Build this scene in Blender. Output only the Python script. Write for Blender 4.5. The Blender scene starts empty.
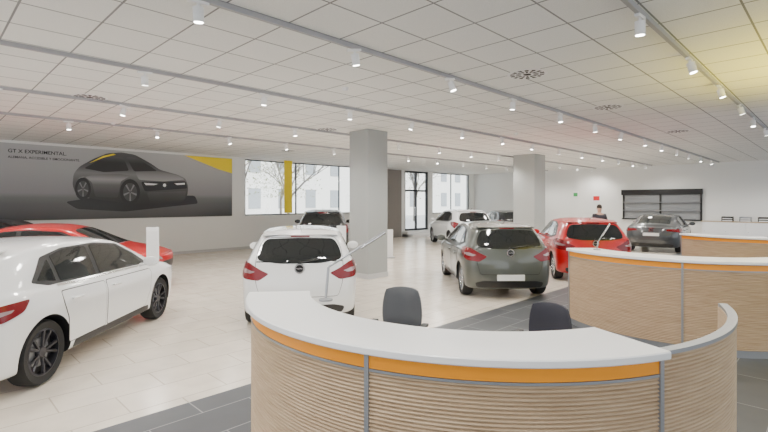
import bpy, bmesh, math, random
from mathutils import Vector, Matrix
from mathutils.bvhtree import BVHTree
random.seed(7)
scene=bpy.context.scene
COL=scene.collection
YAW=math.radians(44.75)
DX=Vector((math.cos(YAW),math.sin(YAW)));RX=Vector((math.sin(YAW),-math.cos(YAW)))
EYE=1.87; CEIL=3.64; XE=25.3; YW=16.95
def W(lat,dep,z=0.0):
    p=DX*dep+RX*lat
    return Vector((p.x,p.y,z))
def WA(phi): return math.radians(phi)-(math.pi/2-YAW)

# ---------------- materials
MATS={}
def mat(name,col,rough=.5,metal=0,coat=0,emis=None,estr=0,spec=None,bump=0,bscale=50):
    if name in MATS: return MATS[name]
    m=bpy.data.materials.new(name); m.use_nodes=True
    nt=m.node_tree; b=nt.nodes['Principled BSDF']
    b.inputs['Base Color'].default_value=(*col,1); b.inputs['Roughness'].default_value=rough
    b.inputs['Metallic'].default_value=metal
    b.inputs['Coat Weight'].default_value=coat; b.inputs['Coat Roughness'].default_value=.03
    if spec is not None: b.inputs['Specular IOR Level'].default_value=spec
    if emis: 
        b.inputs['Emission Color'].default_value=(*emis,1); b.inputs['Emission Strength'].default_value=estr
    if coat: MATS[name]=m; return m
    tc=nt.nodes.new('ShaderNodeTexCoord'); n=nt.nodes.new('ShaderNodeTexNoise'); n.inputs['Scale'].default_value=bscale
    nt.links.new(tc.outputs['Object'],n.inputs['Vector'])
    if bump>0:
        bp=nt.nodes.new('ShaderNodeBump'); bp.inputs['Strength'].default_value=bump; bp.inputs['Distance'].default_value=.01
        nt.links.new(n.outputs['Fac'],bp.inputs['Height']); nt.links.new(bp.outputs['Normal'],b.inputs['Normal'])
    else:
        mr=nt.nodes.new('ShaderNodeMapRange'); mr.inputs['To Min'].default_value=max(0,rough-.02); mr.inputs['To Max'].default_value=min(1,rough+.02)
        nt.links.new(n.outputs['Fac'],mr.inputs['Value']); nt.links.new(mr.outputs['Result'],b.inputs['Roughness'])
    MATS[name]=m; return m
def tile_mat(name,c1,c2,mort,bw,bh,ms,rough,off=.5,bump=.2,noise=None,emis=0):
    m=bpy.data.materials.new(name); m.use_nodes=True; nt=m.node_tree; b=nt.nodes['Principled BSDF']
    tc=nt.nodes.new('ShaderNodeTexCoord'); br=nt.nodes.new('ShaderNodeTexBrick')
    br.offset=off; br.squash=1; br.inputs['Scale'].default_value=1
    br.inputs['Brick Width'].default_value=bw; br.inputs['Row Height'].default_value=bh
    br.inputs['Mortar Size'].default_value=ms; br.inputs['Mortar Smooth'].default_value=.1
    br.inputs['Color1'].default_value=(*c1,1); br.inputs['Color2'].default_value=(*c2,1); br.inputs['Mortar'].default_value=(*mort,1)
    nt.links.new(tc.outputs['Object'],br.inputs['Vector'])
    col=br.outputs['Color']
    if noise:
        n=nt.nodes.new('ShaderNodeTexNoise'); n.inputs['Scale'].default_value=noise; n.inputs['Detail'].default_value=5
        nt.links.new(tc.outputs['Object'],n.inputs['Vector'])
        mr=nt.nodes.new('ShaderNodeMapRange'); mr.inputs['From Min'].default_value=.3; mr.inputs['From Max'].default_value=.7
        mr.inputs['To Min'].default_value=.9; mr.inputs['To Max'].default_value=1.05
        nt.links.new(n.outputs['Fac'],mr.inputs['Value'])
        mx=nt.nodes.new('ShaderNodeMix'); mx.data_type='RGBA'; mx.blend_type='MULTIPLY'; mx.inputs[0].default_value=1
        nt.links.new(col,mx.inputs[6]); nt.links.new(mr.outputs['Result'],mx.inputs[7]); col=mx.outputs[2]
    nt.links.new(col,b.inputs['Base Color']); b.inputs['Roughness'].default_value=rough
    bp=nt.nodes.new('ShaderNodeBump'); bp.invert=True; bp.inputs['Strength'].default_value=bump; bp.inputs['Distance'].default_value=.005
    nt.links.new(br.outputs['Fac'],bp.inputs['Height']); nt.links.new(bp.outputs['Normal'],b.inputs['Normal'])
    return m
def grad_mat(name,axis,lo,hi,stops,rough=.4):
    m=bpy.data.materials.new(name); m.use_nodes=True; nt=m.node_tree; b=nt.nodes['Principled BSDF']
    tc=nt.nodes.new('ShaderNodeTexCoord'); sx=nt.nodes.new('ShaderNodeSeparateXYZ'); mr=nt.nodes.new('ShaderNodeMapRange')
    mr.inputs['From Min'].default_value=lo; mr.inputs['From Max'].default_value=hi
    cr=nt.nodes.new('ShaderNodeValToRGB'); e=cr.color_ramp.elements
    e[0].position=stops[0][0]; e[0].color=(*[stops[0][1]]*3,1); e[1].position=stops[-1][0]; e[1].color=(*[stops[-1][1]]*3,1)
    for p,c in stops[1:-1]:
        x=e.new(p); x.color=(c,c,c*1.02,1)
    nt.links.new(tc.outputs['Object'],sx.inputs[0]);nt.links.new(sx.outputs[axis],mr.inputs['Value']);nt.links.new(mr.outputs[0],cr.inputs[0]);nt.links.new(cr.outputs[0],b.inputs['Base Color']);b.inputs['Roughness'].default_value=rough
    return m
def glass_mat():
    m=bpy.data.materials.new('window_glass'); m.use_nodes=True; nt=m.node_tree; nt.nodes.clear()
    o=nt.nodes.new('ShaderNodeOutputMaterial'); t=nt.nodes.new('ShaderNodeBsdfTransparent'); g=nt.nodes.new('ShaderNodeBsdfGlossy')
    g.inputs['Roughness'].default_value=.02; t.inputs[0].default_value=(.96,.98,.98,1)
    x=nt.nodes.new('ShaderNodeMixShader'); x.inputs[0].default_value=.06
    nt.links.new(t.outputs[0],x.inputs[1]); nt.links.new(g.outputs[0],x.inputs[2]); nt.links.new(x.outputs[0],o.inputs[0]); return m
M_wall=mat('wall_paint',(.84,.84,.82),.7,bump=.03)
M_wallg=mat('wall_grey_paint',(.55,.55,.55),.6)
M_white=mat('white_laminate',(.86,.86,.86),.3)
M_colm=mat('column_plaster',(.37,.385,.375),.6,bump=.03)
M_orange=mat('orange_band',(.92,.33,.008),.35)
M_grey=mat('grey_metal',(.36,.37,.39),.35,.6)
M_track=mat('track_grey',(.36,.36,.37),.4)
M_dark=mat('dark_metal',(.03,.03,.035),.4,.3)
M_black=mat('black_plastic',(.012,.012,.013),.45)
M_chrome=mat('chrome',(.75,.75,.77),.12,1)
M_tire=mat('tire_rubber',(.015,.015,.015),.75,bump=.1,bscale=90)
M_alloy=mat('alloy_silver',(.45,.46,.48),.25,.9)
M_alloyd=mat('alloy_dark',(.06,.06,.07),.3,.8)
M_glassd=mat('car_glass_dark',(.010,.012,.013),.04,0,.3)
M_lampred=mat('tail_lamp_red',(.17,.0006,.004),.2,0,.2)
M_lampclr=mat('lamp_clear',(.40,.28,.29),.08,.3,.6)
M_plate=mat('plate_white',(.78,.78,.78),.4)
M_yel=mat('yellow_vinyl',(.92,.70,.005),.5)
M_redv=mat('red_vinyl',(.65,.01,.015),.4)
M_fab=mat('grey_fabric',(.11,.115,.125),.9,bump=.3,bscale=200)
M_fabd=mat('dark_fabric',(.045,.045,.06),.9,bump=.3,bscale=200)
M_emit=mat('lamp_lens',(1,1,1),.3,emis=(1,.97,.9),estr=25)
M_glass=glass_mat()
M_wood=mat('beige_wood',(.50,.38,.25),.5,bump=.1,bscale=20)
M_seam=mat('panel_gap',(.02,.02,.02),.8)
M_skin=mat('skin',(.55,.33,.24),.6); M_hair=mat('hair_dark',(.03,.02,.015),.8); M_cloth=mat('dark_cloth',(.03,.03,.04),.9)

def slat_mat():
    m=bpy.data.materials.new('ribbed_oak'); m.use_nodes=True; nt=m.node_tree; b=nt.nodes['Principled BSDF']
    tc=nt.nodes.new('ShaderNodeTexCoord'); mp=nt.nodes.new('ShaderNodeMapping'); mp.inputs['Scale'].default_value=(3,3,50)
    n=nt.nodes.new('ShaderNodeTexNoise'); n.inputs['Scale'].default_value=1.5; n.inputs['Detail'].default_value=3
    cr=nt.nodes.new('ShaderNodeValToRGB'); cr.color_ramp.elements[0].position=.25; cr.color_ramp.elements[0].color=(.42,.29,.175,1)
    cr.color_ramp.elements[1].position=.8; cr.color_ramp.elements[1].color=(.59,.44,.29,1)
    nt.links.new(tc.outputs['Object'],mp.inputs['Vector']); nt.links.new(mp.outputs[0],n.inputs['Vector'])
    nt.links.new(n.outputs['Fac'],cr.inputs[0]); nt.links.new(cr.outputs[0],b.inputs['Base Color']); b.inputs['Roughness'].default_value=.5
    return m
M_slat=slat_mat()

# ---------------- mesh helpers
class MB:
    def __init__(s): s.v=[]; s.f=[]; s.sm=[]
    def add(s,vs,fs,sm=False):
        o=len(s.v); s.v+= [tuple(v) for v in vs]; s.f+=[tuple(i+o for i in f) for f in fs]; s.sm+=[sm]*len(fs); return s
    def box(s,a,b,M=None):
        x0,y0,z0=a;x1,y1,z1=b
        vs=[Vector(p) for p in ((x0,y0,z0),(x1,y0,z0),(x1,y1,z0),(x0,y1,z0),(x0,y0,z1),(x1,y0,z1),(x1,y1,z1),(x0,y1,z1))]
        if M: vs=[M@v for v in vs]
        return s.add(vs,[(0,3,2,1),(4,5,6,7),(0,1,5,4),(1,2,6,5),(2,3,7,6),(3,0,4,7)])
    def tube(s,p0,p1,r0,r1=None,n=16,caps=True):
        if r1 is None: r1=r0
        p0=Vector(p0);p1=Vector(p1);d=(p1-p0).normalized()
        a=d.orthogonal().normalized(); b=d.cross(a)
        vs=[];
        for p,r in((p0,r0),(p1,r1)):
            for i in range(n):
                t=2*math.pi*i/n; vs.append(p+a*math.cos(t)*r+b*math.sin(t)*r)
        o=[(i,(i+1)%n,n+(i+1)%n,n+i) for i in range(n)]
        s.add(vs,o,True)
        if caps:
            s.add(vs,[tuple(range(n))[::-1],tuple(range(n,2*n))])
        return s
    def lathe(s,prof,n=32,M=None,closed=False,a0=0,a1=2*math.pi,ctr=(0,0)):
        full=abs(a1-a0-2*math.pi)<1e-6
        k=n if full else n+1
        vs=[]
        for i in range(k):
            t=a0+(a1-a0)*i/n
            for r,z in prof:
                v=Vector((ctr[0]+r*math.cos(t),ctr[1]+r*math.sin(t),z)); vs.append(M@v if M else v)
        m=len(prof); fs=[]
        for i in range(n):
            i2=(i+1)%k
            for j in range(m if closed else m-1):
                j2=(j+1)%m
                fs.append((i*m+j,i2*m+j,i2*m+j2,i*m+j2))
        s.add(vs,fs,True)
        if closed and not full:
            s.add(vs,[tuple(range(m))[::-1],tuple(range(n*m,n*m+m))])
        return s
    def mesh(s,name):
        me=bpy.data.meshes.new(name); me.from_pydata(s.v,[],s.f)
        me.polygons.foreach_set('use_smooth',s.sm)
        bm=bmesh.new(); bm.from_mesh(me); bmesh.ops.remove_doubles(bm,verts=bm.verts,dist=1e-5); bmesh.ops.recalc_face_normals(bm,faces=bm.faces)
        for e in bm.edges:
            if len(e.link_faces)==2 and e.calc_face_angle(0)>math.radians(40): e.smooth=False
        bm.to_mesh(me); bm.free()
        return me
def ob(name,data,m=None,parent=None,loc=None,rot=0,bevel=0,**kw):
    if isinstance(data,MB): data=data.mesh(name)
    o=bpy.data.objects.new(name,data); COL.objects.link(o)
    if m and data is not None and not data.materials: data.materials.append(m)
    if parent: o.parent=parent
    if loc is not None: o.location=loc
    if rot: o.rotation_euler=(0,0,rot)
    if bevel:
        b=o.modifiers.new('bevel','BEVEL'); b.width=bevel; b.segments=2; b.limit_method='ANGLE'
    for k,v in kw.items(): o[k]=v
    return o
def copytree(o,loc,rot=None):
    n=o.copy(); COL.objects.link(n); n.location=loc
    if rot is not None: n.rotation_euler=(0,0,rot)
    def rec(src,dst):
        for c in src.children:
            k=c.copy(); COL.objects.link(k); k.parent=dst; rec(c,k)
    rec(o,n); return n
def rounded(pts,r=.2,n=4):
    out=[];N=len(pts)
    for i in range(N):
        p=Vector(pts[i]);a=Vector(pts[i-1]);b=Vector(pts[(i+1)%N])
        p1=p.lerp(a,min(.5,r/(p-a).length));p2=p.lerp(b,min(.5,r/(p-b).length))
        for k in range(n+1):
            t=k/n; out.append(tuple(p1*(1-t)**2+p*2*t*(1-t)+p2*t*t))
    return out
def struct(name,mb,m,**k): return ob(name,mb,m,kind='structure',**k)

# ---------------- room
m_floor=tile_mat('floor_beige_tiles',(.66,.59,.50),(.71,.64,.55),(.48,.42,.35),.9,.45,.007,.22,noise=3)
m_floord=tile_mat('floor_slate_tiles',(.055,.059,.067),(.075,.08,.087),(.25,.25,.25),.9,.45,.006,.45,noise=4)
X0,Y0=-7,-7; YD=4.35
fm=MB(); fm.add([(X0,YD,0),(XE,YD,0),(XE,YW,0),(X0,YW,0),(X0,Y0,0),(XE,Y0,0)],[(0,1,2,3),(4,5,1,0)])
me=fm.mesh('floor'); me.materials.append(m_floor); me.materials.append(m_floord)
for p in me.polygons: p.material_index=1 if p.center.y<YD else 0
ob('floor',me,kind='structure')
m_ceil=tile_mat('ceiling_tiles',(.84,.84,.81),(.88,.88,.85),(.26,.26,.26),.65,.65,.010,.8,off=0,bump=.5,noise=120)
struct('ceiling',MB().box((X0,Y0,CEIL),(XE,YW,CEIL+.1)),m_ceil)
T=.25
wb=MB()
ops=[(9.25,16.6,1.33,3.58),(18.7,20.7,.3,3.58),(21.1,24.8,1.2,3.58)]
cur=X0
for a,b,z0,z1 in ops:
    wb.box((cur,YW,0),(a,YW+T,CEIL)); wb.box((a,YW,0),(b,YW+T,z0)); wb.box((a,YW,z1),(b,YW+T,CEIL)); cur=b
wb.box((cur,YW,0),(XE,YW+T,CEIL))
struct('wall_street',wb,M_wall)
struct('wall_end',MB().box((XE,Y0,0),(XE+T,YW+T,CEIL)),M_wall)
struct('baseboard_street',MB().box((X0,YW-.015,0),(16.85,YW,.1)),M_wallg)
struct('baseboard_end',MB().box((XE-.015,Y0,0),(XE,YW-.02,.1)),M_wallg)
def window(n,a,b,z0,z1,mull,fw=.045):
    f=MB()
    y0,y1=YW+.05,YW+.11
    f.box((a,y0,z0),(b,y1,z0+fw));f.box((a,y0,z1-fw),(b,y1,z1))
    for i in range(mull+1):
        x=a+(b-a-fw)*i/mull; f.box((x,y0,z0),(x+fw,y1,z1))
    w=ob('window_%d'%n,f,M_dark,kind='structure')
    ob('glass_pane',MB().box((a,YW+.075,z0),(b,YW+.085,z1)),M_glass,parent=w)
window(1,9.25,16.6,1.33,3.58,3)
window(2,21.1,24.8,1.2,3.58,2)
d=MB(); 
for x in (18.7,19.66,20.6): d.box((x,YW+.04,.3),(x+.1,YW+.14,3.58))
for z in (.3,2.45,3.48): d.box((18.7,YW+.04,z),(20.7,YW+.14,z+.1))
dd=ob('door_1',d,M_dark,kind='structure'); ob('glass_pane',MB().box((18.7,YW+.085,.3),(20.7,YW+.095,3.5)),M_glass,parent=dd)
ob('door_handle',MB().tube((19.55,YW+.0,1.1),(19.55,YW+.0,1.6),.015).tube((19.55,YW+.0,1.15),(19.55,YW+.05,1.15),.01).tube((19.55,YW+.0,1.55),(19.55,YW+.05,1.55),.01),M_chrome,parent=dd)
struct('trim_1',MB().box((16.9,YW-.04,0),(18.4,YW,3.58)),mat('taupe_panel',(.22,.20,.19),.6))
st=MB()
for i in range(2): st.box((18.5,YW-.75+.35*i,0),(21.0,YW-.001,.15*(i+1)))
ob('entrance_steps',st,M_white,label='short flight of white steps leading up to the glass entrance',category='steps')

def column(x,y,s):
    struct('trim_2',MB().box((x-s/2,y-s/2,0),(x+s/2,y+s/2,CEIL)),M_colm,bevel=.01)
    struct('trim_3',MB().box((x-s/2-.012,y-s/2-.012,0),(x+s/2+.012,y+s/2+.012,.12)),M_wallg)
p=W(-.39,11.7);column(p.x,p.y,.68)
p=W(5.5,17.6);column(p.x,p.y,.86)

# ---------------- mural
MX0,MX1,MZ0,MZ1=-1.5,8.68,1.33,3.56
mm=grad_mat('mural_print','Z',MZ0,MZ1,[(0,.06),(.22,.11),(.30,.15),(.36,.24),(.7,.36),(1,.44)],.35)
mural=ob('mural_poster',MB().box((MX0,YW-.03,MZ0),(MX1,YW,MZ1)),mm,label='wide grey mural of a concept car on the wall',category='mural')
def flat(name,pts,m,layer,par=mural):
    y=YW-.03-.002*layer
    b=MB(); n=len(pts); b.add([(p[0],y,p[1]) for p in pts],[tuple(range(n))]); 
    return ob(name,b,m,parent=par)
def mp(px,py): return (3.42+(px-72)/32.6, 1.78+(206-py)/31.0)
z_=lambda py: mp(0,py)[1]
M_a=grad_mat('print_body','Z',z_(206),z_(152),[(0,.006),(.2,.03),(.42,.09),(.58,.20),(.68,.09),(.82,.05),(1,.09)])
M_b=mat('print_mid',(.05,.052,.055),.4)
M_c=grad_mat('print_side','Z',z_(203),z_(172),[(0,.015),(.30,.06),(.55,.13),(.72,.34),(.85,.18),(1,.08)])
M_e=grad_mat('print_bonnet','Z',z_(184),z_(168),[(0,.42),(.5,.26),(1,.10)])
M_d=mat('print_black',(.005,.005,.006),.3)
M_sil=mat('print_silver',(.22,.22,.23),.4)
M_glr=grad_mat('print_glass','Z',z_(174),z_(156),[(0,.01),(.6,.02),(1,.10)])
flat('printed_shadow',[mp(*p) for p in rounded([(66,203),(100,197),(196,196),(200,205),(120,213),(76,210)],3)],M_d,1)
flat('printed_car_body',[mp(*p) for p in rounded([(72,187),(73,176),(78,169),(90,161),(103,154.5),(116,152.5),(130,154),(146,162),(156,168.5),(176,173),(185,177),(188,186),(187,196),(182,203),(144,207),(118,204),(90,200),(75,196)],3)],M_a,2)
flat('printed_side_panel',[mp(*p) for p in rounded([(76,181),(92,176),(114,174.5),(126,176),(116,182),(113,199),(92,198),(89,184),(82,178)],2)],M_c,3)
flat('printed_bonnet',[mp(*p) for p in rounded([(130,172),(150,169.5),(174,173.5),(184,178),(160,181),(134,180)],2)],M_e,3)
flat('printed_front_bumper',[mp(*p) for p in rounded([(142,193),(186,191),(183,201),(146,205)],2)],M_c,3)
flat('printed_windows',[mp(*p) for p in rounded([(82,170.5),(97,160.5),(109,157.5),(118,157.5),(124,171),(100,173.5)],2)],M_glr,4)
flat('printed_windscreen',[mp(*p) for p in rounded([(121,157),(131,157),(146,165.5),(153,170),(129,171.5)],2)],M_glr,4)
flat('printed_accent',[mp(*p) for p in [(86,165.5),(99,157.5),(109,154.4),(111,155.3),(100,158.8)]],M_yel,5)
flat('printed_grille',[mp(*p) for p in rounded([(136,182),(185,180),(187,188),(140,192)],2)],M_d,4)
flat('printed_lamp',[mp(*p) for p in [(139,183),(154,183.8),(150,185.2),(141,185.4)]],M_white,5)
flat('printed_lamp',[mp(*p) for p in [(172,182.7),(184,181.8),(184,183.6),(175,184.4)]],M_white,5)
flat('printed_emblem',[mp(161+1.8*math.cos(t*math.pi/8),185+1.8*math.sin(t*math.pi/8)) for t in range(16)],M_white,5)
for cx,cy,rx,ry in ((81,190.5,7,11),(125,193,10,13.5)):
    flat('printed_wheel',[mp(cx+rx*math.cos(t*math.pi/12),cy+ry*math.sin(t*math.pi/12)) for t in range(24)],M_d,6)
    flat('printed_rim',[mp(cx+rx*.7*math.cos(t*math.pi/12),cy+ry*.7*math.sin(t*math.pi/12)) for t in range(24)],M_b,7)
    for q in range(5):
        t=q*2*math.pi/5+.3
        flat('printed_spoke',[mp(cx+rx*.68*math.cos(t+s)*f,cy+ry*.68*math.sin(t+s)*f) for s,f in ((-.12,1),(.12,1),(.5,.12),(-.5,.12))],M_sil,8)
flat('printed_yellow_corner',[(6.85,MZ1-.01),(MX1-.005,MZ1-.01),(MX1-.005,2.98),(8.1,3.12)],M_yel,3)
def text(s,size,m,name,mw,parent=None,**kw):
    cu=bpy.data.curves.new(name,'FONT'); cu.body=s; cu.size=size; cu.extrude=.001; cu.offset=size*.012
    o=bpy.data.objects.new('t',cu); COL.objects.link(o); bpy.context.view_layer.update()
    me=bpy.data.meshes.new_from_object(o.evaluated_get(bpy.context.evaluated_depsgraph_get())); bpy.data.objects.remove(o)
    me.transform(mw); me.materials.clear(); me.materials.append(m)
    return ob(name,me,parent=parent,**kw)
RXm=Matrix.Rotation(math.pi/2,4,'X')
text('GT X EXPERIMENTAL.',.145,M_d,'mural_title',Matrix.Translation((1.86,YW-.035,3.29))@RXm,mural)
text('ALEMANA, ACCESIBLE Y EMOCIONANTE.',.095,M_d,'mural_subtitle',Matrix.Translation((1.86,YW-.035,3.13))@RXm,mural)

# ---------------- cars
def lerp(a,b,t): return a+(b-a)*t
def make_patch(bvh,pts,mode,step,off,skirt=True,C=(1.1,0)):
    bm=bmesh.new()
    vs=[bm.verts.new((p[0],p[1],0)) for p in pts]
    bm.faces.new(vs); bmesh.ops.triangulate(bm,faces=bm.faces)
    xs=[p[0] for p in pts]; ys=[p[1] for p in pts]
    su=step if mode!='cyl' else step/1.1
    for ax,lo,hi,s in ((0,min(xs),max(xs),su),(1,min(ys),max(ys),step)):
        n=int((hi-lo)/s)
        for i in range(1,n+1):
            co=[0,0,0];co[ax]=lo+(hi-lo)*i/(n+1);no=[0,0,0];no[ax]=1
            bmesh.ops.bisect_plane(bm,geom=bm.verts[:]+bm.edges[:]+bm.faces[:],plane_co=co,plane_no=no,dist=1e-5)
    bm.verts.ensure_lookup_table()
    nrm={}
    for v in bm.verts:
        u,w=v.co.x,v.co.y
        if mode=='L': o=Vector((u,4,w)); d=Vector((0,-1,0))
        elif mode=='R': o=Vector((u,-4,w)); d=Vector((0,1,0))
        elif mode=='B': o=Vector((-4,u,w)); d=Vector((1,0,0))
        elif mode=='F': o=Vector((9,u,w)); d=Vector((-1,0,0))
        elif mode=='T': o=Vector((u,w,5)); d=Vector((0,0,-1))
        else:
            d=Vector((math.cos(u),-math.sin(u),0)); o=Vector((C[0],C[1],w))-d*5
        h=bvh.ray_cast(o,d)
        if h[0] is None:
            h=bvh.find_nearest(o+d*3)
        n=h[1] if h[1].dot(d)<0 else -h[1]
        nrm[v]=n; v.co=h[0]+n*off
    if skirt:
        be=[e for e in bm.edges if e.is_boundary]
        bn={v:nrm[v] for e in be for v in e.verts}
        r=bmesh.ops.extrude_edge_only(bm,edges=be)
        nv=[g for g in r['geom'] if isinstance(g,bmesh.types.BMVert)]
        for v in nv:
            for e in v.link_edges:
                o_=e.other_vert(v)
                if o_ in bn and (o_.co-v.co).length<1e-7: v.co=v.co-bn[o_]*(off*1.6); break
    bmesh.ops.recalc_face_normals(bm,faces=bm.faces)
    for f in bm.faces: f.smooth=True
    for e in bm.edges:
        if len(e.link_faces)==2 and e.calc_face_angle(0)>math.radians(45): e.smooth=False
    return bm
def wheel_meshes(r,w,style):
    Mx=Matrix.Rotation(math.pi/2,4,'X')
    t=MB(); hw=w/2; ri=r*.72
    t.lathe([(ri,-hw*.8),(r*.93,-hw*.95),(r*.985,-hw*.7),(r,-hw*.3),(r,hw*.3),(r*.985,hw*.7),(r*.93,hw*.95),(ri,hw*.8),(ri*.97,0)],40,Mx,True)
    rm=MB()
    rm.lathe([(ri*1.0,hw*.82),(ri*.93,hw*.86),(ri*.90,hw*.5),(ri*.90,-hw*.6),(ri,-hw*.7),(ri*1.005,0)],40,Mx,True)
    rm.lathe([(.001,hw*.72),(.05,hw*.72),(.06,hw*.6),(.06,0),(.001,0)],20,Mx)
    n=5
    for i in range(n):
        a=2*math.pi*i/n
        for s in (-1,1):
            a1=a+s*.10;a2=a+s*.24
            p0=Vector((math.cos(a1)*.05,math.sin(a1)*.05));p1=Vector((math.cos(a2)*ri*.94,math.sin(a2)*ri*.94))
            dd=(p1-p0).normalized();nn=Vector((-dd.y,dd.x))
            vs=[]
            for p,wd,zz in((p0,.014,hw*.68),(p1,.02,hw*.80)):
                for s2,z in((-1,zz-.02),(1,zz-.02),(.6,zz),(-.6,zz)):
                    q=p+nn*s2*wd; vs.append(Mx@Vector((q.x,q.y,z)))
            rm.add(vs,[(0,1,2,3),(4,7,6,5),(0,4,5,1),(1,5,6,2),(2,6,7,3),(3,7,4,0)])
    bk=MB().lathe([(.001,hw*.2),(ri*.9,hw*.2),(ri*.9,hw*.1),(.001,hw*.1)],32,Mx)
    dk=MB().lathe([(.001,hw*.34),(ri*.62,hw*.34),(ri*.62,hw*.22),(.001,hw*.22)],32,Mx)
    return t.mesh('tire'),rm.mesh('rim'),bk.mesh('wheel_well_disc'),dk.mesh('brake_disc')
def car(name,loc,heading,paint,label,L=4.02,Wd=1.74,H=1.48,style='hatch',rim=M_alloy,detail=2,plate=True,wr=.315,group=None):
    sx_,sy,sz=L/4.02,Wd/1.74,H/1.48
    ST=[(.13,.36,1.395,.56,1.00,.79),(.32,.58,1.44,.60,1.00,.855),(.75,.88,1.465,.615,.985,.875),(1.25,1.3,1.478,.62,.97,.87),
        (1.8,1.75,1.475,.62,.955,.87),(2.35,2.15,1.445,.61,.94,.87),(2.72,2.42,1.395,.60,.93,.87),(3.0,2.75,1.21,.66,.93,.865),
        (3.22,3.1,1.01,.72,.90,.86),(3.58,3.5,.94,.66,.86,.84),(3.84,3.78,.86,.57,.77,.76)]
    if style=='fast':
        ST[0]=(.12,.28,1.06,.60,.93,.77);ST[1]=(.35,.62,1.19,.56,.96,.85);ST[2]=(.75,1.02,1.34,.55,.965,.87);ST[3]=(1.25,1.42,1.43,.57,.96,.87)
        ST[4]=(1.8,1.85,1.455,.58,.95,.87)
    if style=='low':
        ST[0]=(.13,.30,1.12,.58,.95,.77);ST[1]=(.35,.7,1.24,.55,.96,.845);ST[2]=(.75,1.05,1.36,.55,.97,.87);ST[3]=(1.25,1.4,1.44,.57,.965,.87)
    zb=.19
    def section(i):
        xl,xr,zr,yr,bl,w=ST[i]
        drop=min(.06,(zr-bl)*.4); be=min(.035,(zr-bl)*.2)
        P=[(xl,0,zb),(xl,.55*w,zb),(xl,.9*w,zb+.005),(xl,.975*w,zb+.07),(xl,w,.53),(xl,1.0*w,.80),(xl,.955*w,bl-.02),
           (lerp(xl,xr,.06),.905*w,bl+be),(lerp(xl,xr,.55),lerp(.905*w,yr,.5)+.015,lerp(bl,zr-drop,.55)),(xr,yr,zr-drop),(xr,.6*yr,zr-.008),(xr,0,zr)]
        return P
    nS=len(ST); secs=[section(i) for i in range(nS)]
    NP=12; eI=2; tI=9
    def bul(i,j,f):
        if i==0:
            bb=[.10,.10,.10,.11,.13,.11,.08,.07,.05,.045,.045,.045][j]
            return -bb*(1-f*f)
        bb=[.12,.12,.12,.16,.19,.18,.14,.12,.1,.08,.08,.08][j]
        return bb*(1-f*f)
    r0=[list(p) for p in secs[0]]
    for j,dx in ((0,.08),(1,.08),(2,.08),(3,.03),(4,-.02),(5,0.0),(6,.02)): r0[j][0]+=dx
    for j,f in ((0,0),(1,.6)): r0[j][0]+=bul(0,j,f)
    for j,f in ((10,.6),(11,0)): r0[j][0]+=bul(0,j,f)
    secs[0]=r0
    fN=[list(p) for p in secs[-1]]
    for j,dx in ((0,-.12),(1,-.12),(2,-.12),(3,-.03),(4,.03),(5,.02),(6,-.02)): fN[j][0]+=dx
    for j,f in ((0,0),(1,.6)): fN[j][0]+=bul(1,j,f)
    for j,f in ((10,.6),(11,0)): fN[j][0]+=bul(1,j,f)
    secs[-1]=fN
    V=[];R=2*NP-2
    for s in secs:
        for k in range(R):
            j=k if k<NP else R-k; sg=1 if k<NP else -1
            x,y,z=s[j]; V.append((x*sx_,sg*y*sy,z*sz))
    F=[]
    for i in range(nS-1):
        for k in range(R):
            k2=(k+1)%R; F.append((i*R+k,i*R+k2,(i+1)*R+k2,(i+1)*R+k))
    for ci,base in ((0,0),(1,(nS-1)*R)):
        s=secs[0] if ci==0 else secs[-1]
        rows=[]
        for j in range(eI,tI+1):
            if j==eI: rows.append([base+2,base+1,base+0,base+R-1,base+R-2])
            elif j==tI: rows.append([base+9,base+10,base+11,base+12,base+13])
            else:
                x,y,z=s[j]; row=[base+j]
                for f in (.6,0,-.6):
                    V.append(((x+bul(ci,j,f))*sx_,f*y*sy,z*sz)); row.append(len(V)-1)
                row.append(base+R-j); rows.append(row)
        for a,b in zip(rows,rows[1:]):
            for q in range(4): F.append((a[q],a[q+1],b[q+1],b[q]) if ci==0 else (a[q+1],a[q],b[q],b[q+1]))
    me=bpy.data.meshes.new('b'); me.from_pydata(V,[],F)
    bm=bmesh.new(); bm.from_mesh(me); bmesh.ops.recalc_face_normals(bm,faces=bm.faces)
    cl=bm.edges.layers.float.get('crease_edge') or bm.edges.layers.float.new('crease_edge')
    for e in bm.edges:
        a,b=sorted((e.verts[0].index,e.verts[1].index))
        if b-a==R and b<nS*R:
            k=a%R; j=k if k<NP else R-k
            e[cl]={5:.45,7:.35,9:.45,3:.3,6:.2}.get(j,0)
        elif b<R and (b-a==1 or (a==0 and b==R-1)):
            k=min(a,b); j=k if k<NP else R-k
            if j in(8,9) and k<NP or k in(12,13): e[cl]=.3
            if a>=9 and b<=13: e[cl]=.55
    for f in bm.faces:f.smooth=True
    bm.to_mesh(me); bm.free()
    o=bpy.data.objects.new('b',me); COL.objects.link(o)
    ss=o.modifiers.new('s','SUBSURF'); ss.levels=4 if detail>=2 else 3; ss.render_levels=3
    bpy.context.view_layer.update(); dg=bpy.context.evaluated_depsgraph_get()
    m2=bpy.data.meshes.new_from_object(o.evaluated_get(dg))
    bm=bmesh.new(); bm.from_mesh(m2); bmesh.ops.triangulate(bm,faces=bm.faces[:]); bvh=BVHTree.FromBMesh(bm); bm.free()
    ss.levels=3
    xa=[.70*sx_,3.19*sx_]; ra=wr*1.15
    cb=MB()
    hwid=.87*sy
    for x in xa:
        for s in (-1,1):
            cb.tube((x,s*(hwid-.27),wr),(x,s*(hwid+.3),wr),ra,n=40)
    cm=cb.mesh('c'); co=bpy.data.objects.new('c',cm); COL.objects.link(co)
    bo=o.modifiers.new('bo','BOOLEAN'); bo.object=co; bo.operation='DIFFERENCE'; bo.solver='EXACT'
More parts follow.
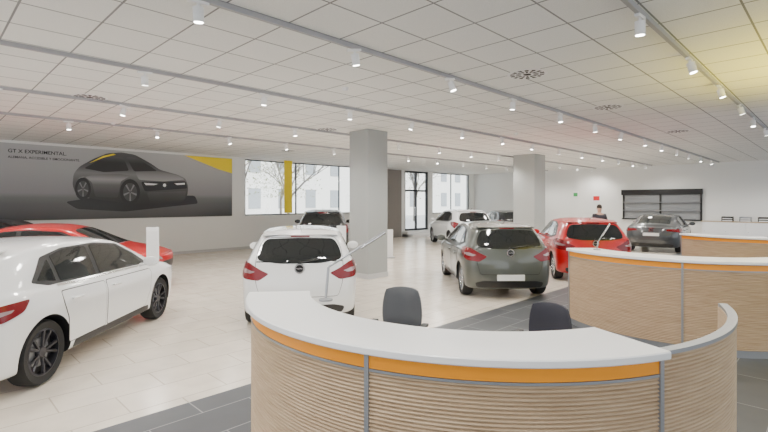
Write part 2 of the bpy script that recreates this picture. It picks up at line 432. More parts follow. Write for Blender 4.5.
    bpy.context.view_layer.update(); dg=bpy.context.evaluated_depsgraph_get()
    m3=bpy.data.meshes.new_from_object(o.evaluated_get(dg))
    bpy.data.objects.remove(o); bpy.data.objects.remove(co)
    m3.materials.clear(); m3.materials.append(paint); m3.materials.append(M_black)
    for p in m3.polygons:
        c=p.center; inside=False
        for x in xa:
            dd_=math.hypot(c.x-x,c.z-wr)
            if dd_<ra*1.004 and (abs(p.normal.y)>.9 or dd_>ra*.96) and abs(c.y)<hwid: inside=dd_>ra*.97 or abs(c.y)<hwid-.2 
            if inside: break
        p.material_index=1 if inside else 0
    ox=Matrix.Translation((-L/2,0,0))
    root=bpy.data.objects.new(name,None); COL.objects.link(root); root.location=loc; root.rotation_euler=(0,0,heading)
    root['label']=label; root['category']='car'
    if group: root['group']=group
    m3.transform(ox)
    for p in m3.polygons: p.use_smooth=True
    body=ob('body',m3,parent=root)
    try: m3.set_sharp_from_angle(angle=math.radians(50))
    except Exception: pass
    def S(p,mode):
        if mode in('L','R'): return (p[0]*sx_,p[1]*sz)
        if mode=='T': return (p[0]*sx_,p[1]*sy)
        if mode=='cyl': return (p[0],p[1]*sz)
        return (p[0]*sy,p[1]*sz)
    def patch(nm,pts,mode,m,off=.006,par=root,r=.03,step=.06,label=None):
        pp=rounded(pts,r) if r else pts
        bm=make_patch(bvh,[S(p,mode) for p in pp],mode,step,off,C=(1.1*sx_,0))
        me=bpy.data.meshes.new(nm); bm.to_mesh(me); bm.free(); me.transform(ox); me.materials.append(m)
        o=ob(nm,me,parent=par)
        if label:o['label']=label
        return o
    def inflate(pts,d):
        c=Vector((sum(p[0] for p in pts)/len(pts),sum(p[1] for p in pts)/len(pts)))
        out=[]
        N=len(pts)
        for i in range(N):
            p=Vector(pts[i]);a=Vector(pts[i-1]);b=Vector(pts[(i+1)%N])
            t=(b-a).normalized(); n=Vector((t.y,-t.x)); 
            if n.dot(p-c)<0:n=-n
            out.append(tuple(p+n*d))
        return out
    rd=[(1.02,.34),(1.68,.34),(1.68,.90),(.92,.925),(.93,.80),(1.0,.62)]
    fd=[(1.72,.34),(2.66,.34),(2.80,.55),(2.84,.86),(2.78,.875),(1.72,.90)]
    DLO=[(.60,1.075),(.80,1.015),(2.86,.965),(2.60,1.16),(2.30,1.32),(1.8,1.38),(1.2,1.375),(.85,1.31)]
    RW=[(.98,1.03),(1.60,1.005),(1.60,1.355),(1.2,1.355),(.98,1.31)]
    FW=[(1.68,1.00),(2.72,.985),(2.50,1.17),(2.25,1.30),(1.8,1.355),(1.68,1.355)]
    QW=[(.68,1.085),(.92,1.04),(.92,1.28)]
    if style!='hatch':
        DLO=[(.75,1.04),(.9,1.005),(2.86,.965),(2.60,1.16),(2.30,1.31),(1.8,1.35),(1.4,1.325),(1.05,1.22)]
        RW=[(1.05,1.02),(1.60,1.005),(1.60,1.32),(1.4,1.30),(1.12,1.21)]; QW=[(.82,1.045),(1.0,1.02),(1.0,1.14)]
        FW=[(1.68,1.00),(2.72,.985),(2.50,1.16),(2.25,1.29),(1.8,1.33),(1.68,1.325)]
    for sd in ('L','R'):
        s=1 if sd=='L' else -1
        patch('window_trim',DLO,sd,M_black,.004)
        patch('side_window',FW,sd,M_glassd,.009); patch('side_window',RW,sd,M_glassd,.009)
        if detail>=2: patch('quarter_window',QW,sd,M_glassd,.009,r=.02)
        if detail>=1:
            for nm,pl in (('front_door',fd),('rear_door',rd)):
                patch('door_gap',inflate(pl,.010),sd,M_seam,.0025)
                dobj=patch(nm,pl,sd,paint,.0045)
                hx=1.02 if nm=='rear_door' else 1.80
                hb=bvh.ray_cast(Vector(((hx+.1)*sx_,s*4,.82*sz)),Vector((0,-s,0)))
                hy=hb[0].y
                h=MB().tube((hx*sx_-L/2+.01,hy+s*.03,.825*sz),(hx*sx_-L/2+.19,hy+s*.03,.82*sz),.013,n=10)
                h.tube((hx*sx_-L/2+.03,hy-s*.01,.825*sz),(hx*sx_-L/2+.03,hy+s*.03,.825*sz),.011,n=8)
                h.tube((hx*sx_-L/2+.17,hy-s*.01,.82*sz),(hx*sx_-L/2+.17,hy+s*.03,.82*sz),.011,n=8)
                ob('door_handle',h,paint,parent=dobj)
            patch('sill_strip',[(1.10,.25),(2.78,.25),(2.76,.33),(1.12,.33)],sd,M_black,.006,r=.02)
            patch('belt_trim',[(.9,.985),(2.84,.935),(2.85,.952),(.9,1.003)],sd,M_chrome if L>4.2 else M_black,.010,r=0)
        mb=MB(); mx=2.62*sx_-L/2
        a=bmesh.new(); bmesh.ops.create_icosphere(a,subdivisions=3,radius=1)
        mb.add([(mx+.07*v.co.x*(1 if v.co.x>0 else .25),s*(.96*sy+.11*v.co.y),1.02*sz+.075*v.co.z) for v in a.verts],[tuple(v.index for v in f.verts) for f in a.faces],True); a.free()
        mb.tube((mx+.02,s*.80*sy,.965*sz),(mx+.02,s*.92*sy,.985*sz),.02)
        ob('side_mirror',mb,paint,parent=root)
        if style=='hatch':
            TL=[(.40,.84),(.52,.74),(.72,.765),(.96,.89),(1.02,.975),(.80,1.01),(.66,.995),(.50,.89)]
            if L>4.2: TL=[(.40,.80),(.70,.77),(.86,.84),(.92,.94),(.74,.935),(.50,.90)]
        else: TL=[(.35,.84),(.72,.78),(.95,.84),(1.0,.90),(.74,.92),(.4,.90)]
        TLs=[(t[0]*s,t[1]) for t in TL]
        if s<0: TLs=TLs[::-1]
        tl=patch('tail_lamp',TLs,'cyl',M_lampred,.010,r=.03,step=.04)
        if detail>=2:
            c=Vector((sum(t[0] for t in TLs)/len(TLs),sum(t[1] for t in TLs)/len(TLs)-.01))
            inn=[(c.x+(t[0]-c.x)*.42,c.y+(t[1]-c.y)*.25) for t in TLs]
            patch('lamp_lens',inn,'cyl',M_lampclr,.013,par=tl,r=.01,step=.04)
        patch('headlamp',[(s*.46,.66),(s*.72,.70),(s*.74,.80),(s*.58,.77)] if s>0 else [(s*.58,.77),(s*.74,.80),(s*.72,.70),(s*.46,.66)],'F',M_lampclr,.008,r=.02)
    if style=='hatch':
        TG=[(-.56,.50),(.56,.50),(.62,.70),(.63,.98),(.60,1.20),(.52,1.35),(-.52,1.35),(-.60,1.20),(-.63,.98),(-.62,.70)]
        RWd=[(-.62,1.035),(-.3,.985),(.3,.985),(.62,1.035),(.585,1.19),(.50,1.33),(0,1.345),(-.50,1.33),(-.585,1.19)]
    else:
        TG=[(-.54,.50),(.54,.50),(.60,.70),(.60,.90),(-.60,.90),(-.60,.70)]
        RWd=None
    if detail>=1:
        patch('tailgate_gap',inflate(TG,.008),'B',M_seam,.0025,r=.05)
        tg=patch('tailgate',TG,'B',paint,.0045,r=.05)
    else: tg=root
    if RWd: patch('rear_window',RWd,'B',M_glassd,.012,par=tg,r=.07)
    else: patch('rear_window',[(.42,-.5),(.42,.5),(1.25,.44),(1.25,-.44)],'T',M_glassd,.008,r=.1)
    patch('windscreen',[(2.46,-.52),(2.46,.52),(3.14,.64),(3.14,-.64)],'T',M_glassd,.008,r=.1)
    patch('rear_diffuser',[(-.62,.24),(.62,.24),(.66,.33),(.5,.37),(-.5,.37),(-.66,.33)],'B',M_black,.008,r=.04)
    patch('grille',[(-.42,.40),(.42,.40),(.46,.62),(-.46,.62)],'F',M_black,.006,r=.04)
    if detail>=1:
        zc=.915*sz if style=='hatch' else .85*sz
        hb=bvh.ray_cast(Vector((-4,0,zc)),Vector((1,0,0)))[0]
        Mb=Matrix.Translation((hb.x-.022-L/2,0,zc))@Matrix.Rotation(-math.pi/2,4,'Y')
        bb=MB().lathe([(.054,-.006),(.072,-.006),(.072,.008),(.054,.008)],28,Mb,True)
        bb.add([Mb@Vector(q) for q in ((-.010,-.072,.006),(.014,-.004,.006),(.004,.0,.006),(.010,.072,.006),(-.014,.006,.006),(-.004,.0,.006))],[(0,1,2),(0,2,5),(2,3,4),(2,4,5)])
        bg_=ob('badge',bb,M_chrome,parent=tg)
        ob('badge_backing',MB().lathe([(.001,-.002),(.055,-.002),(.055,-.018),(.001,-.018)],20,Mb),M_black,parent=bg_)
        if plate:
            hz=.44*sz if L<4.2 else .70*sz
            hb=bvh.ray_cast(Vector((-4,0,hz)),Vector((1,0,0)))[0]
            ob('license_plate',MB().box((hb.x-.025-L/2,-.26,hz-.055),(hb.x+.01-L/2,.26,hz+.055)),M_plate,parent=root)
        patch('brake_lamp',[(-.14,1.362),(.14,1.362),(.14,1.376),(-.14,1.376)] if style=='hatch' else [(-.1,.93),(.1,.93),(.1,.94),(-.1,.94)],'B',M_lampred,.012,r=0)
        if style=='hatch':
            h=bvh.ray_cast(Vector((-4,0,1.40*sz)),Vector((1,0,0)))[0]
            sp=MB(); nn=12; vs=[]
            for i in range(nn+1):
                y=-.56*sy+1.12*sy*i/nn; f=1-(abs(y)/(.56*sy))**2*.5
                hx=h.x+.08*(1-f)-L/2
                vs+= [(hx-.07,y,1.395*sz-.01*(1-f)),(hx+.25,y,1.45*sz-.04*(1-f)),(hx+.02,y,1.375*sz-.02*(1-f))]
            fs=[]
            for i in range(nn):
                for j in range(3):
                    j2=(j+1)%3; fs.append((i*3+j,i*3+j2,i*3+3+j2,i*3+3+j))
            fs+=[(0,1,2),(nn*3+2,nn*3+1,nn*3)]
            sp.add(vs,fs,False); ob('spoiler',sp,paint,parent=root,bevel=.008)
            h1=bvh.ray_cast(Vector((-4,0,1.0*sz)),Vector((1,0,0)))[0]; h2=bvh.ray_cast(Vector((-4,-.36,1.05*sz)),Vector((1,0,0)))[0]
            ob('rear_wiper',MB().tube((h1.x-.03-L/2,0,1.0*sz),(h2.x-.03-L/2,-.36,1.05*sz),.010,.006).tube((h1.x-.035-L/2,0,1.0*sz),(h1.x-L/2,0,1.0*sz),.025),M_black,parent=tg)
            ob('antenna',MB().tube((.62*sx_-L/2,0,1.43*sz),(.42*sx_-L/2,0,1.52*sz),.008,.004),M_black,parent=root)
    tw=.215
    tms=wheel_meshes(wr,tw,0)
    for x in xa:
        for s in (-1,1):
            wl=ob('wheel',tms[0],M_tire,parent=root,loc=(x-L/2,s*(hwid-.035-tw/2),wr),rot=0 if s<0 else math.pi)
            ob('rim',tms[1],rim,parent=wl); ob('wheel_cover',tms[2],M_black,parent=wl)
            if detail>=2: ob('brake_disc',tms[3],M_grey,parent=wl)
    return root
P_white=mat('paint_white',(.82,.83,.84),.25,0,1)
P_grey=mat('paint_grey',(.095,.103,.092),.38,.35,1)
P_red=mat('paint_red',(.48,.002,.006),.3,.0,.7)
P_dgrey=mat('paint_dark_grey',(.055,.06,.065),.35,.4,1)
P_black=mat('paint_black',(.008,.008,.010),.2,.0,.5)
car('hatchback_car',W(-4.41,6.16),WA(92.7),P_white,'glossy white five-door hatchback with dark alloy wheels on the tiled floor',L=4.37,Wd=1.81,H=1.45,rim=M_alloyd,wr=.33)
car('hatchback_car',W(-1.50,8.7),WA(98),P_white,'small white hatchback seen from behind with red tail lamps',H=1.46,plate=False)
car('hatchback_car',W(2.37,10.8),WA(91),P_grey,'small metallic grey hatchback with white plate, beside the reception counters',H=1.46)
car('hatchback_car',W(5.2,12.6),WA(80),P_red,'small bright red hatchback parked beside the grey hatchback')
car('fastback_car',W(11.3,19.0),WA(52),P_dgrey,'dark grey fastback saloon near the end wall',L=4.85,Wd=1.86,H=1.44,style='fast',detail=1,wr=.34)
car('coupe_car',W(-7.0,10.0),WA(13),P_red,'low bright red car behind the white hatchback',L=4.5,Wd=1.82,H=1.43,style='low',detail=1,wr=.33)
car('hatchback_car',W(-9.7,11.7),WA(20),P_black,'black hatchback behind the red car near the mural',L=4.1,H=1.5,detail=0)
car('suv_car',W(-2.3,17.6),WA(97),P_black,'black crossover parked below the street windows',L=4.2,Wd=1.8,H=1.62,detail=1,wr=.34)
car('suv_car',W(3.3,20.6),WA(100),P_white,'white crossover parked near the entrance steps',L=4.2,Wd=1.8,H=1.58,detail=1,wr=.34)
car('hatchback_car',W(6.1,24.0),WA(95),P_black,'dark hatchback by the far corner',detail=0)

# ---------------- counters
R=1.75
def arc(prof,a0,a1,n=26,closed=True,ctr=(0,0)):
    return MB().lathe(prof,n,None,closed,WA(a0),WA(a1),ctr)
seg=[(187,242.6),(243.2,290.6)]
R3=1.93; A3=337; t3=WA(291); C3=((R-R3)*math.cos(t3),(R-R3)*math.sin(t3))
def ribs_prof(R,top=1.03):
    ribs=[]; pit=.02; z=.09
    while z<top-pit/2:
        for k in range(5):
            ribs.append((R-.015+.012*math.sin(math.pi*(k+.0)/5)**.7,z+pit*k/5))
        z+=pit
    ribs.append((R-.015,z)); return ribs+[(R-.035,z),(R-.035,.09)],z
pr,ztop=ribs_prof(R); pr3,zt3=ribs_prof(R3,1.13)
c1=bpy.data.objects.new('reception_counter',None); COL.objects.link(c1); c1.location=W(.71,3.87)
c1['label']='curved ribbed-wood reception counter with white top and orange band'; c1['category']='reception counter'; c1['group']='row of curved reception counters'
for a,b_ in seg: ob('slatted_panel',arc(pr,a,b_,24),M_slat,parent=c1)
ob('slatted_panel',arc(pr3,291.3,A3-.2,24,ctr=C3),M_slat,parent=c1)
for a in (186.8,242.9,290.95):
    Mx=Matrix.Rotation(WA(a),4,'Z')
    ob('post',MB().box((R-.05,-.012,.0),(R+.004,.012,1.12),Mx),M_grey,parent=c1)
Mx=Matrix.Translation((*C3,0))@Matrix.Rotation(WA(A3),4,'Z')
ob('post',MB().box((R3-.05,-.012,.0),(R3+.004,.012,zt3+.02),Mx),M_grey,parent=c1)
ob('orange_band',arc([(R-.03,1.045),(R-.004,1.045),(R-.004,1.112),(R-.03,1.112)],187.3,290.6,52),M_orange,parent=c1)
ob('grey_rail',arc([(R-.03,ztop),(R+.0,ztop),(R+.0,1.043),(R-.03,1.043)],187,290.8,60),M_grey,parent=c1)
ob('countertop',arc([(R-.44,1.125),(R-.435,1.12),(R+.03,1.12),(R+.036,1.126),(R+.036,1.154),(R+.03,1.16),(R-.43,1.16),(R-.44,1.154)],186.5,291.5,56),M_white,parent=c1)
ob('top_rail',arc([(R3-.05,zt3),(R3+.002,zt3),(R3+.002,zt3+.02),(R3-.05,zt3+.02)],291.5,A3,28,ctr=C3),M_grey,parent=c1)
ob('plinth',arc([(R-.06,0.0),(R-.03,0.0),(R-.03,.09),(R-.06,.09)],187,291,60),M_grey,parent=c1)
ob('plinth',arc([(R3-.06,0.0),(R3-.03,0.0),(R3-.03,.09),(R3-.06,.09)],291.3,A3,30,ctr=C3),M_grey,parent=c1)
ob('inner_panel',arc([(R-.055,.09),(R-.036,.09),(R-.036,1.117),(R-.055,1.117)],187,291,60),M_white,parent=c1)
ob('inner_panel',arc([(R3-.055,.09),(R3-.036,.09),(R3-.036,zt3-.002),(R3-.055,zt3-.002)],292,A3,30,ctr=C3),M_slat,parent=c1)
ob('desk_surface',arc([(R-.80,.71),(R-.06,.71),(R-.06,.74),(R-.80,.74)],195,300,60),M_white,parent=c1)
for a in (205,243,288):
    Mx=Matrix.Rotation(WA(a),4,'Z'); ob('desk_leg',MB().box((R-.75,-.012,0),(R-.07,.012,.71),Mx),M_white,parent=c1)
copytree(c1,W(4.6,7.26),math.radians(-4)); copytree(c1,W(8.5,10.65),math.radians(-4))

def desk_lamp(base,ang,lean,H1=.2,L2=.85):
    r=bpy.data.objects.new('desk_lamp',None); COL.objects.link(r); r.location=base; r.rotation_euler=(0,0,ang)
    r['label']='slim metal arm lamp standing on the counter top'; r['category']='lamp'; r['group']='slim arm lamps on the counters'
    ob('base',MB().lathe([(.001,0),(.05,0),(.05,.012),(.012,.018),(.001,.018)],24),M_grey,parent=r)
    ob('pole',MB().tube((0,0,.015),(0.02,0,H1),.010),M_grey,parent=r)
    e=(L2*math.cos(lean)+.02,0,H1+L2*math.sin(lean))
    ob('arm',MB().tube((.02,0,H1),e,.008),M_grey,parent=r)
    ob('lamp_head',MB().tube((e[0]-.22*math.cos(lean),0,e[2]-.22*math.sin(lean)-.008),(e[0],0,e[2]-.008),.013),M_chrome,parent=r)
    return r
desk_lamp(W(-.42,3.35,1.16),WA(20),math.radians(30),.24,.50)
desk_lamp(W(3.16,6.9,1.16),WA(20),math.radians(50),.12,.35)

def office_chair(loc,ang,m,label,bz=.74):
    r=bpy.data.objects.new('office_chair',None); COL.objects.link(r); r.location=loc; r.rotation_euler=(0,0,ang)
    r['label']=label; r['category']='chair'
    def pad(cx,cz,w,h,th,vertical):
        b=MB(); n=10; vs=[]; fs=[]
        for side in (0,1):
            for i in range(n+1):
                for j in range(n+1):
                    u=-1+2*i/n; v=-1+2*j/n
                    k=1-.12*(u*u*v*v)
                    t=th/2*(1-.6*max(abs(u),abs(v))**6)*(1 if side else -1)
                    cv=.06*u*u
                    if vertical: vs.append((cx+t+cv,u*w/2*k*(1-.08*v),cz+v*h/2*k))
                    else: vs.append((cx+v*h/2*k,u*w/2*k,cz+t+cv*.3))
        q=n+1
        for side in (0,1):
            o=side*q*q
            for i in range(n):
                for j in range(n): fs.append((o+i*q+j,o+i*q+j+1,o+(i+1)*q+j+1,o+(i+1)*q+j))
        for i in range(n):
            for a,b_ in ((i*q,(i+1)*q),(i*q+n,(i+1)*q+n),(i,i+1),(n*q+i,n*q+i+1)):
                fs.append((a,b_,q*q+b_,q*q+a))
        b.add(vs,fs,True); return b
    ob('seat',pad(0,.47,.48,.46,.08,False),m,parent=r)
    ob('backrest',pad(-.25,bz,.44,.42,.06,True),m,parent=r)
    ob('back_support',MB().tube((-.1,0,.42),(-.30,0,.46),.02).tube((-.30,0,.46),(-.29,0,.72),.02),M_black,parent=r)
    ob('gas_column',MB().tube((0,0,.10),(0,0,.43),.025),M_grey,parent=r)
    for s in (-1,1):
        ob('armrest',MB().tube((-.02,s*.24,.45),(-.02,s*.28,.58),.014).box((-.13,s*.28-.03,.575),(.13,s*.28+.03,.60)),M_black,parent=r)
    for i in range(5):
        t=2*math.pi*i/5; e=(.28*math.cos(t),.28*math.sin(t),.075)
        l=ob('base_leg',MB().tube((0,0,.11),e,.025,.015),M_grey,parent=r)
        ob('caster',MB().tube((e[0]-.012*math.sin(t),e[1]+.012*math.cos(t),.03),(e[0]+.012*math.sin(t),e[1]-.012*math.cos(t),.03),.03).tube((e[0],e[1],.03),e,.008),M_black,parent=l)
office_chair(W(.13,4.85),WA(70)+math.pi,M_fab,'mid-grey upholstered office chair behind the front counter',.735)
office_chair(W(1.45,4.35),WA(220),M_fabd,'dark upholstered office chair inside the front counter',.68)
office_chair(W(4.2,7.3),WA(120),M_fabd,'dark upholstered office chair inside the second counter')

def totem(loc,ang,m,label,h=1.42,w=.24):
    r=bpy.data.objects.new('information_totem',None); COL.objects.link(r); r.location=loc; r.rotation_euler=(0,0,ang); r['label']=label; r['category']='sign stand'
    ob('panel',MB().box((-.02,-w/2,.03),(.02,w/2,h)),M_white,parent=r,bevel=.004)
    if m: ob('print',MB().box((-.024,-w/2+.02,.5),(-.0205,w/2-.02,h-.08)),m,parent=r)
    ob('base_plate',MB().box((-.16,-w/2-.05,0),(.16,w/2+.05,.03)),M_grey,parent=r,bevel=.004)
totem(W(-4.5,9.05),WA(115),M_plate,'slim white information totem beside the red car',1.38,.22)
totem(W(-1.02,11.15),WA(95),None,'slim white information totem beside the small white hatchback',1.30,.22)
totem(W(.15,15.6),WA(95),None,'small white display stand near the column',.95,.3)

# ---------------- ceiling
TR=[(1.34,4.7,1.85),(3.92,1.7,1.77),(6.55,2.13,1.79),(9.15,2.65,1.8),(11.75,2.3,1.8)]
for y,_,_ in TR:
    ob('ceiling_track',MB().box((-6,y-.02,CEIL-.05),(XE-.5,y+.02,CEIL)),M_track,label='long grey lighting track fixed to the tiled ceiling',category='lighting track',group='ceiling lighting tracks')
sp=ob('track_spotlight',MB().tube((0,0,-.085),(0,0,-.21),.045,n=20),M_white,loc=(0,0,CEIL-.02))
sp['label']='white cylindrical track spotlight with glowing lens'; sp['category']='spotlight'; sp['group']='spotlights on the ceiling tracks'
ob('mount',MB().box((-.09,-.022,-.055),(.09,.022,-.03)).tube((0,0,-.05),(0,0,-.095),.012,n=10),M_white,parent=sp)
ob('lens',MB().lathe([(.001,-.213),(.038,-.213),(.038,-.208),(.001,-.208)],20),M_emit,parent=sp)
ld=bpy.data.lights.new('spot_light','SPOT'); ld.energy=142; ld.spot_size=math.radians(150); ld.spot_blend=.8; ld.shadow_soft_size=.12; ld.color=(1,.96,.90)
lo=bpy.data.objects.new('lamp_light',ld); COL.objects.link(lo); lo.parent=sp; lo.location=(0,0,-.25)
first=True
for y,xs0,dx in TR:
    x=xs0
    while x-dx>-2.0: x-=dx
    while x<24.5:
        if first: sp.location=(x,y,CEIL-.02); first=False
        else:
            o=copytree(sp,(x,y,CEIL-.02)); o.rotation_euler=(random.uniform(-.3,.3),random.uniform(-.25,.25),0)
        x+=dx
M_vent=mat('vent_shadow',(.05,.05,.05),.8)
def diffuser(lat,dep,r=.25):
    o=ob('ceiling_diffuser',MB().lathe([(.001,-.006),(r,-.006),(r+.02,-.0),(.001,0)],40),M_white,loc=W(lat,dep,CEIL-.0005),label='round white ceiling air diffuser set into the tiles',category='air vent',group='round ceiling air diffusers')
    b=MB()
    for k in range(14):
        t=2*math.pi*k/14
        for q0,q1 in ((.35,.62),(.68,.92)):
            vs=[(r*q*math.cos(t+s*wd),r*q*math.sin(t+s*wd),-.008) for q,s in ((q0,-1),(q0,1),(q1,1),(q1,-1)) for wd in (.13,)]
            b.add(vs,[(0,1,2,3)])
    b.add([(r*.22*math.cos(t*math.pi/8),r*.22*math.sin(t*math.pi/8),-.008) for t in range(16)],[tuple(range(16))])
    ob('vane_slots',b,M_vent,parent=o)
for q in ((1.98,6.43),(4.17,8.66),(-4.96,7.84),(-1.38,11.3),(7.33,11.6),(-3.3,16)): diffuser(*q)
for q in ((-.6,7.2),(3.4,12),(1.0,14.5),(-6,10.3)):
    ob('smoke_detector',MB().lathe([(.001,-.05),(.03,-.05),(.05,-.03),(.055,0),(.001,0)],20),M_white,loc=W(*q,CEIL),label='small round white smoke detector on the ceiling',category='smoke detector',group='ceiling smoke detectors')

# ---------------- end wall things
db=ob('display_board',MB().box((XE-.05,4.65,1.05),(XE,8.0,2.25)),mat('board_grey',(.26,.27,.28),.25),label='wide dark-framed display board with black header on the end wall',category='display board')
ob('header',MB().box((XE-.12,4.6,2.22),(XE,8.05,2.48)),M_black,parent=db,bevel=.005)
for y in (4.65,6.3,7.95): ob('divider',MB().box((XE-.09,y-.04,1.05),(XE-.05,y+.04,2.22)),M_black,parent=db)
for z in (1.45,1.85): ob('shelf',MB().box((XE-.16,4.66,z),(XE-.05,7.99,z+.02)),M_grey,parent=db)
ob('bottom_rail',MB().box((XE-.09,4.62,1.0),(XE,8.03,1.06)),M_black,parent=db)
cab=bpy.data.objects.new('sideboard_cabinet',None); COL.objects.link(cab); cab.location=(XE-.5,3.0,0); cab['label']='white sideboard with wooden top along the end wall'; cab['category']='cabinet'
ob('body',MB().box((-.25,-1.6,.0),(.25,1.5,1.0)),M_white,parent=cab,bevel=.005)
ob('countertop',MB().box((-.27,-1.63,1.0),(.27,1.53,1.035)),M_wood,parent=cab)
for i in range(4):
    dr=ob('cabinet_door',MB().box((-.268,-1.58+.77*i,.08),(-.25,-.83+.77*i,.98)),M_white,parent=cab,bevel=.004)
    ob('knob',MB().tube((-.29,-.9+.77*i,.6),(-.267,-.9+.77*i,.6),.012),M_grey,parent=dr)
for i in range(4):
    y=1.75+.62*i
    o=ob('document_tray',MB().box((-.17,-.2,0),(.17,.2,.012)).box((.16,-.2,0),(.17,.2,.2)).box((-.17,-.2,.09),(.17,.2,.10)).box((-.17,-.2,0),(.17,-.19,.2)).box((-.17,.19,0),(.17,.2,.2)),M_black if i%2 else M_grey,loc=(XE-.5,y,1.036),label='stacked office document tray on the sideboard',category='document tray',group='document trays on the sideboard')
    ob('paper_stack',MB().box((-.15,-.17,.1),(.14,.17,.13)).box((-.15,-.17,.013),(.14,.17,.05)),M_white,parent=o)
def poster(y,z,w,h,m,label):
    o=ob('wall_poster',MB().box((XE-.02,y-w/2,z-h/2),(XE,y+w/2,z+h/2)),M_white,label=label,category='poster')
    ob('print',MB().box((XE-.024,y-w/2+.04,z-h/2+.05),(XE-.0205,y+w/2-.04,z+h/2-.3*h)),m,parent=o)
poster(9.3,2.1,.4,.4,M_redv,'small white poster with red print on the end wall')
poster(10.4,2.3,.3,.35,mat('green_vinyl',(.05,.35,.1),.5),'small green safety notice on the end wall')

# ---------------- person
def skin(name,pts,edges,radii,m,parent=None,root=0,sub=2):
    me=bpy.data.meshes.new(name); me.from_pydata(pts,edges,[]); o=bpy.data.objects.new(name,me); COL.objects.link(o)
    s=o.modifiers.new('skin','SKIN'); s.use_smooth_shade=True
    for i,r in enumerate(radii): me.skin_vertices[0].data[i].radius=(r,r) if not isinstance(r,tuple) else r
    for i in range(len(pts)): me.skin_vertices[0].data[i].use_root=(i==root)
    u=o.modifiers.new('sub','SUBSURF'); u.levels=sub; u.render_levels=sub
    bpy.context.view_layer.update()
    m2=bpy.data.meshes.new_from_object(o.evaluated_get(bpy.context.evaluated_depsgraph_get())); bpy.data.objects.remove(o)
    m2.materials.clear(); m2.materials.append(m)
    for p in m2.polygons:p.use_smooth=True
    return ob(name,m2,parent=parent)
per=bpy.data.objects.new('person',None); COL.objects.link(per); per.location=W(7.55,16.3); per.rotation_euler=(0,0,WA(250)); per['label']='person in dark jacket standing with bent arms near the red hatchback'; per['category']='person'
pts=[(0,0,.95),(0,0,1.15),(0,0,1.38),(0,0,1.48),(0,0,1.56),(.01,0,1.68),
 (0,.17,1.40),(.02,.23,1.15),(.20,.16,1.05),(.27,.12,1.05),(0,-.17,1.40),(.02,-.23,1.15),(.20,-.16,1.05),(.27,-.12,1.05),
 (0,.09,.88),(.02,.10,.48),(0,.11,.08),(.13,.12,.04),(0,-.09,.88),(.02,-.10,.48),(0,-.11,.08),(.13,-.12,.04)]
ed=[(0,1),(1,2),(2,3),(3,4),(4,5),(2,6),(6,7),(7,8),(8,9),(2,10),(10,11),(11,12),(12,13),(0,14),(14,15),(15,16),(16,17),(0,18),(18,19),(19,20),(20,21)]
rd=[.13,.12,.13,.055,.07,.085,.065,.045,.035,.03,.065,.045,.035,.03,.09,.06,.045,.035,.09,.06,.045,.035]
for s in (1,-1):
    base=9 if s>0 else 13
    for q,l in ((-.025,.06),(-.008,.075),(.010,.07),(.027,.055)):
        pts.append((.27+l*.6,s*(.12+q),1.05)); pts.append((.27+l,s*(.12+q),1.03)); rd+=[.009,.008]
        ed+=[(base,len(pts)-2),(len(pts)-2,len(pts)-1)]
    pts.append((.29,s*.075,1.065)); pts.append((.325,s*.07,1.06)); rd+=[.011,.009]; ed+=[(base,len(pts)-2),(len(pts)-2,len(pts)-1)]
skin('body',pts,ed,rd,M_skin,per)
jp=pts[:3]+[pts[6],pts[7],(.18,.165,1.06),pts[10],pts[11],(.18,-.165,1.06),(0,0,1.43)]
skin('jacket',[(0,0,.88)]+jp[1:],[(0,1),(1,2),(2,3),(3,4),(4,5),(2,6),(6,7),(7,8),(2,9)],[.155,.14,.15,.08,.06,.05,.08,.06,.05,.07],M_cloth,per)
skin('trousers',[(0,0,.95),(0,.09,.88),(.02,.10,.48),(0,.11,.10),(0,-.09,.88),(.02,-.10,.48),(0,-.11,.10)],[(0,1),(1,2),(2,3),(0,4),(4,5),(5,6)],[.14,.105,.075,.065,.105,.075,.065],M_cloth,per)
def ell(c,r,n=2):
    a=bmesh.new(); bmesh.ops.create_icosphere(a,subdivisions=n,radius=1); b=MB()
    b.add([(c[0]+v.co.x*r[0],c[1]+v.co.y*r[1],c[2]+v.co.z*r[2]) for v in a.verts],[tuple(v.index for v in f.verts) for f in a.faces],True); a.free(); return b
ob('hair',ell((-.02,0,1.70),(.095,.085,.09),3),M_hair,parent=per)
ob('nose',ell((.095,0,1.63),(.016,.012,.02)),M_skin,parent=per)
for s in(1,-1):
    ob('eye',ell((.082,s*.03,1.655),(.01,.012,.008)),M_black,parent=per); ob('ear',ell((0,s*.083,1.635),(.018,.01,.03)),M_skin,parent=per)
    ob('shoe',ell((.06,s*.115,.045),(.13,.048,.045)),M_black,parent=per)
ob('mouth',ell((.084,0,1.595),(.006,.024,.006)),mat('lips',(.4,.12,.1),.5),parent=per)

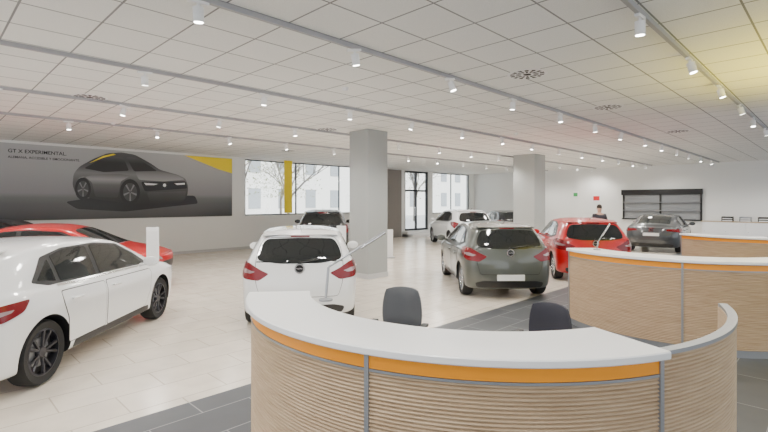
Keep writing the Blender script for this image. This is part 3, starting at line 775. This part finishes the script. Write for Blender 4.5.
# ---------------- outside
m_out=mat('asphalt',(.40,.40,.40),.9,bump=.2)
ob('street',MB().box((-20,YW+T+.01,-.1),(60,70,-.02)),m_out,label='grey paved street outside the windows',category='street')
bo_=ob('building',MB().box((-10,44,-.02),(70,50,13)),mat('stone_facade',(.85,.83,.79),.8,bump=.1),label='pale apartment building across the street',category='building')
for i in range(20):
    for j in range(3):
        x=-8+3.6*i; z=1.2+3.8*j
        if 5<x<62: ob('facade_window',MB().box((x,43.95,z),(x+1.4,44.0,z+2.1)),mat('facade_glass',(.34,.36,.38),.15),parent=bo_)
def tree(loc,seed,h=7):
    rnd=random.Random(seed); b=MB()
    def br(p,d,l,r,dep):
        q=p+d*l; b.tube(p,q,r,r*.72,n=8 if dep<2 else 5,caps=False)
        if dep>=5: return
        for i in range(3 if dep<4 else 2):
            nd=(d+Vector((rnd.uniform(-.75,.75),rnd.uniform(-.75,.75),rnd.uniform(-.15,.5)))).normalized(); br(q,nd,l*rnd.uniform(.6,.8),r*.62,dep+1)
    br(Vector((0,0,0)),Vector((0,0,1)),h*.3,.13,0)
    o=ob('street_tree',b,mat('bark',(.18,.16,.14),.9,bump=.4),loc=loc,label='bare street tree on the pavement outside',category='tree',group='street trees outside the windows')
    lv=MB()
    for i in range(700):
        t=rnd.uniform(0,6.28); rr=rnd.uniform(.3,2.4); z=rnd.uniform(h*.32,h*.95); s=rnd.uniform(.05,.10)
        c=Vector((rr*math.cos(t),rr*math.sin(t),z)); a=Vector((rnd.uniform(-1,1),rnd.uniform(-1,1),rnd.uniform(-1,1))).normalized()*s; e=a.orthogonal().normalized()*s*.6
        lv.add([c-a,c+e,c+a,c-e],[(0,1,2,3)])
    ob('foliage',lv,mat('leaves',(.20,.22,.10),.7),parent=o,kind='stuff')
tree((13.4,25.5,-.02),1);tree((18.3,27.5,-.02),2);tree((27,27.5,-.02),3);tree((34.5,30,-.02),4);tree((15.5,34,-.02),5);tree((22.5,35,-.02),6)
ob('banner',MB().box((11.05,YW-.03,1.4),(11.45,YW-.02,CEIL)),M_yel,label='tall narrow yellow banner hanging at the street window',category='banner')
sun=bpy.data.lights.new('sun','SUN'); sun.energy=11; sun.angle=.02; so=bpy.data.objects.new('sun',sun); COL.objects.link(so); so.rotation_euler=(math.radians(40),0,math.radians(30)); so.location=(10,10,20)
yl=bpy.data.lights.new('added_yellow_wash','SPOT'); yl.energy=850; yl.color=(1,.80,.01); yl.spot_size=math.radians(125); yl.spot_blend=1; yl.shadow_soft_size=.3  # added out-of-view spot aimed up to tint the ceiling yellow, not a fitting
yo=bpy.data.objects.new('added_yellow_wash',yl); COL.objects.link(yo); yo.location=W(6.0,5.2,1.2); yo.rotation_euler=(math.pi,0,0)

w=bpy.data.worlds.new('world'); scene.world=w; w.use_nodes=True
bg=w.node_tree.nodes['Background']; bg.inputs[0].default_value=(.90,.95,1,1); bg.inputs[1].default_value=2.2
cd=bpy.data.cameras.new('camera')
cd.lens=465/768*36; cd.sensor_width=36; cd.shift_y=-14/768; cd.clip_end=200
co=bpy.data.objects.new('camera',cd); COL.objects.link(co); co.location=(0,0,EYE); co.rotation_euler=(math.pi/2,0,YAW-math.pi/2)
scene.camera=co
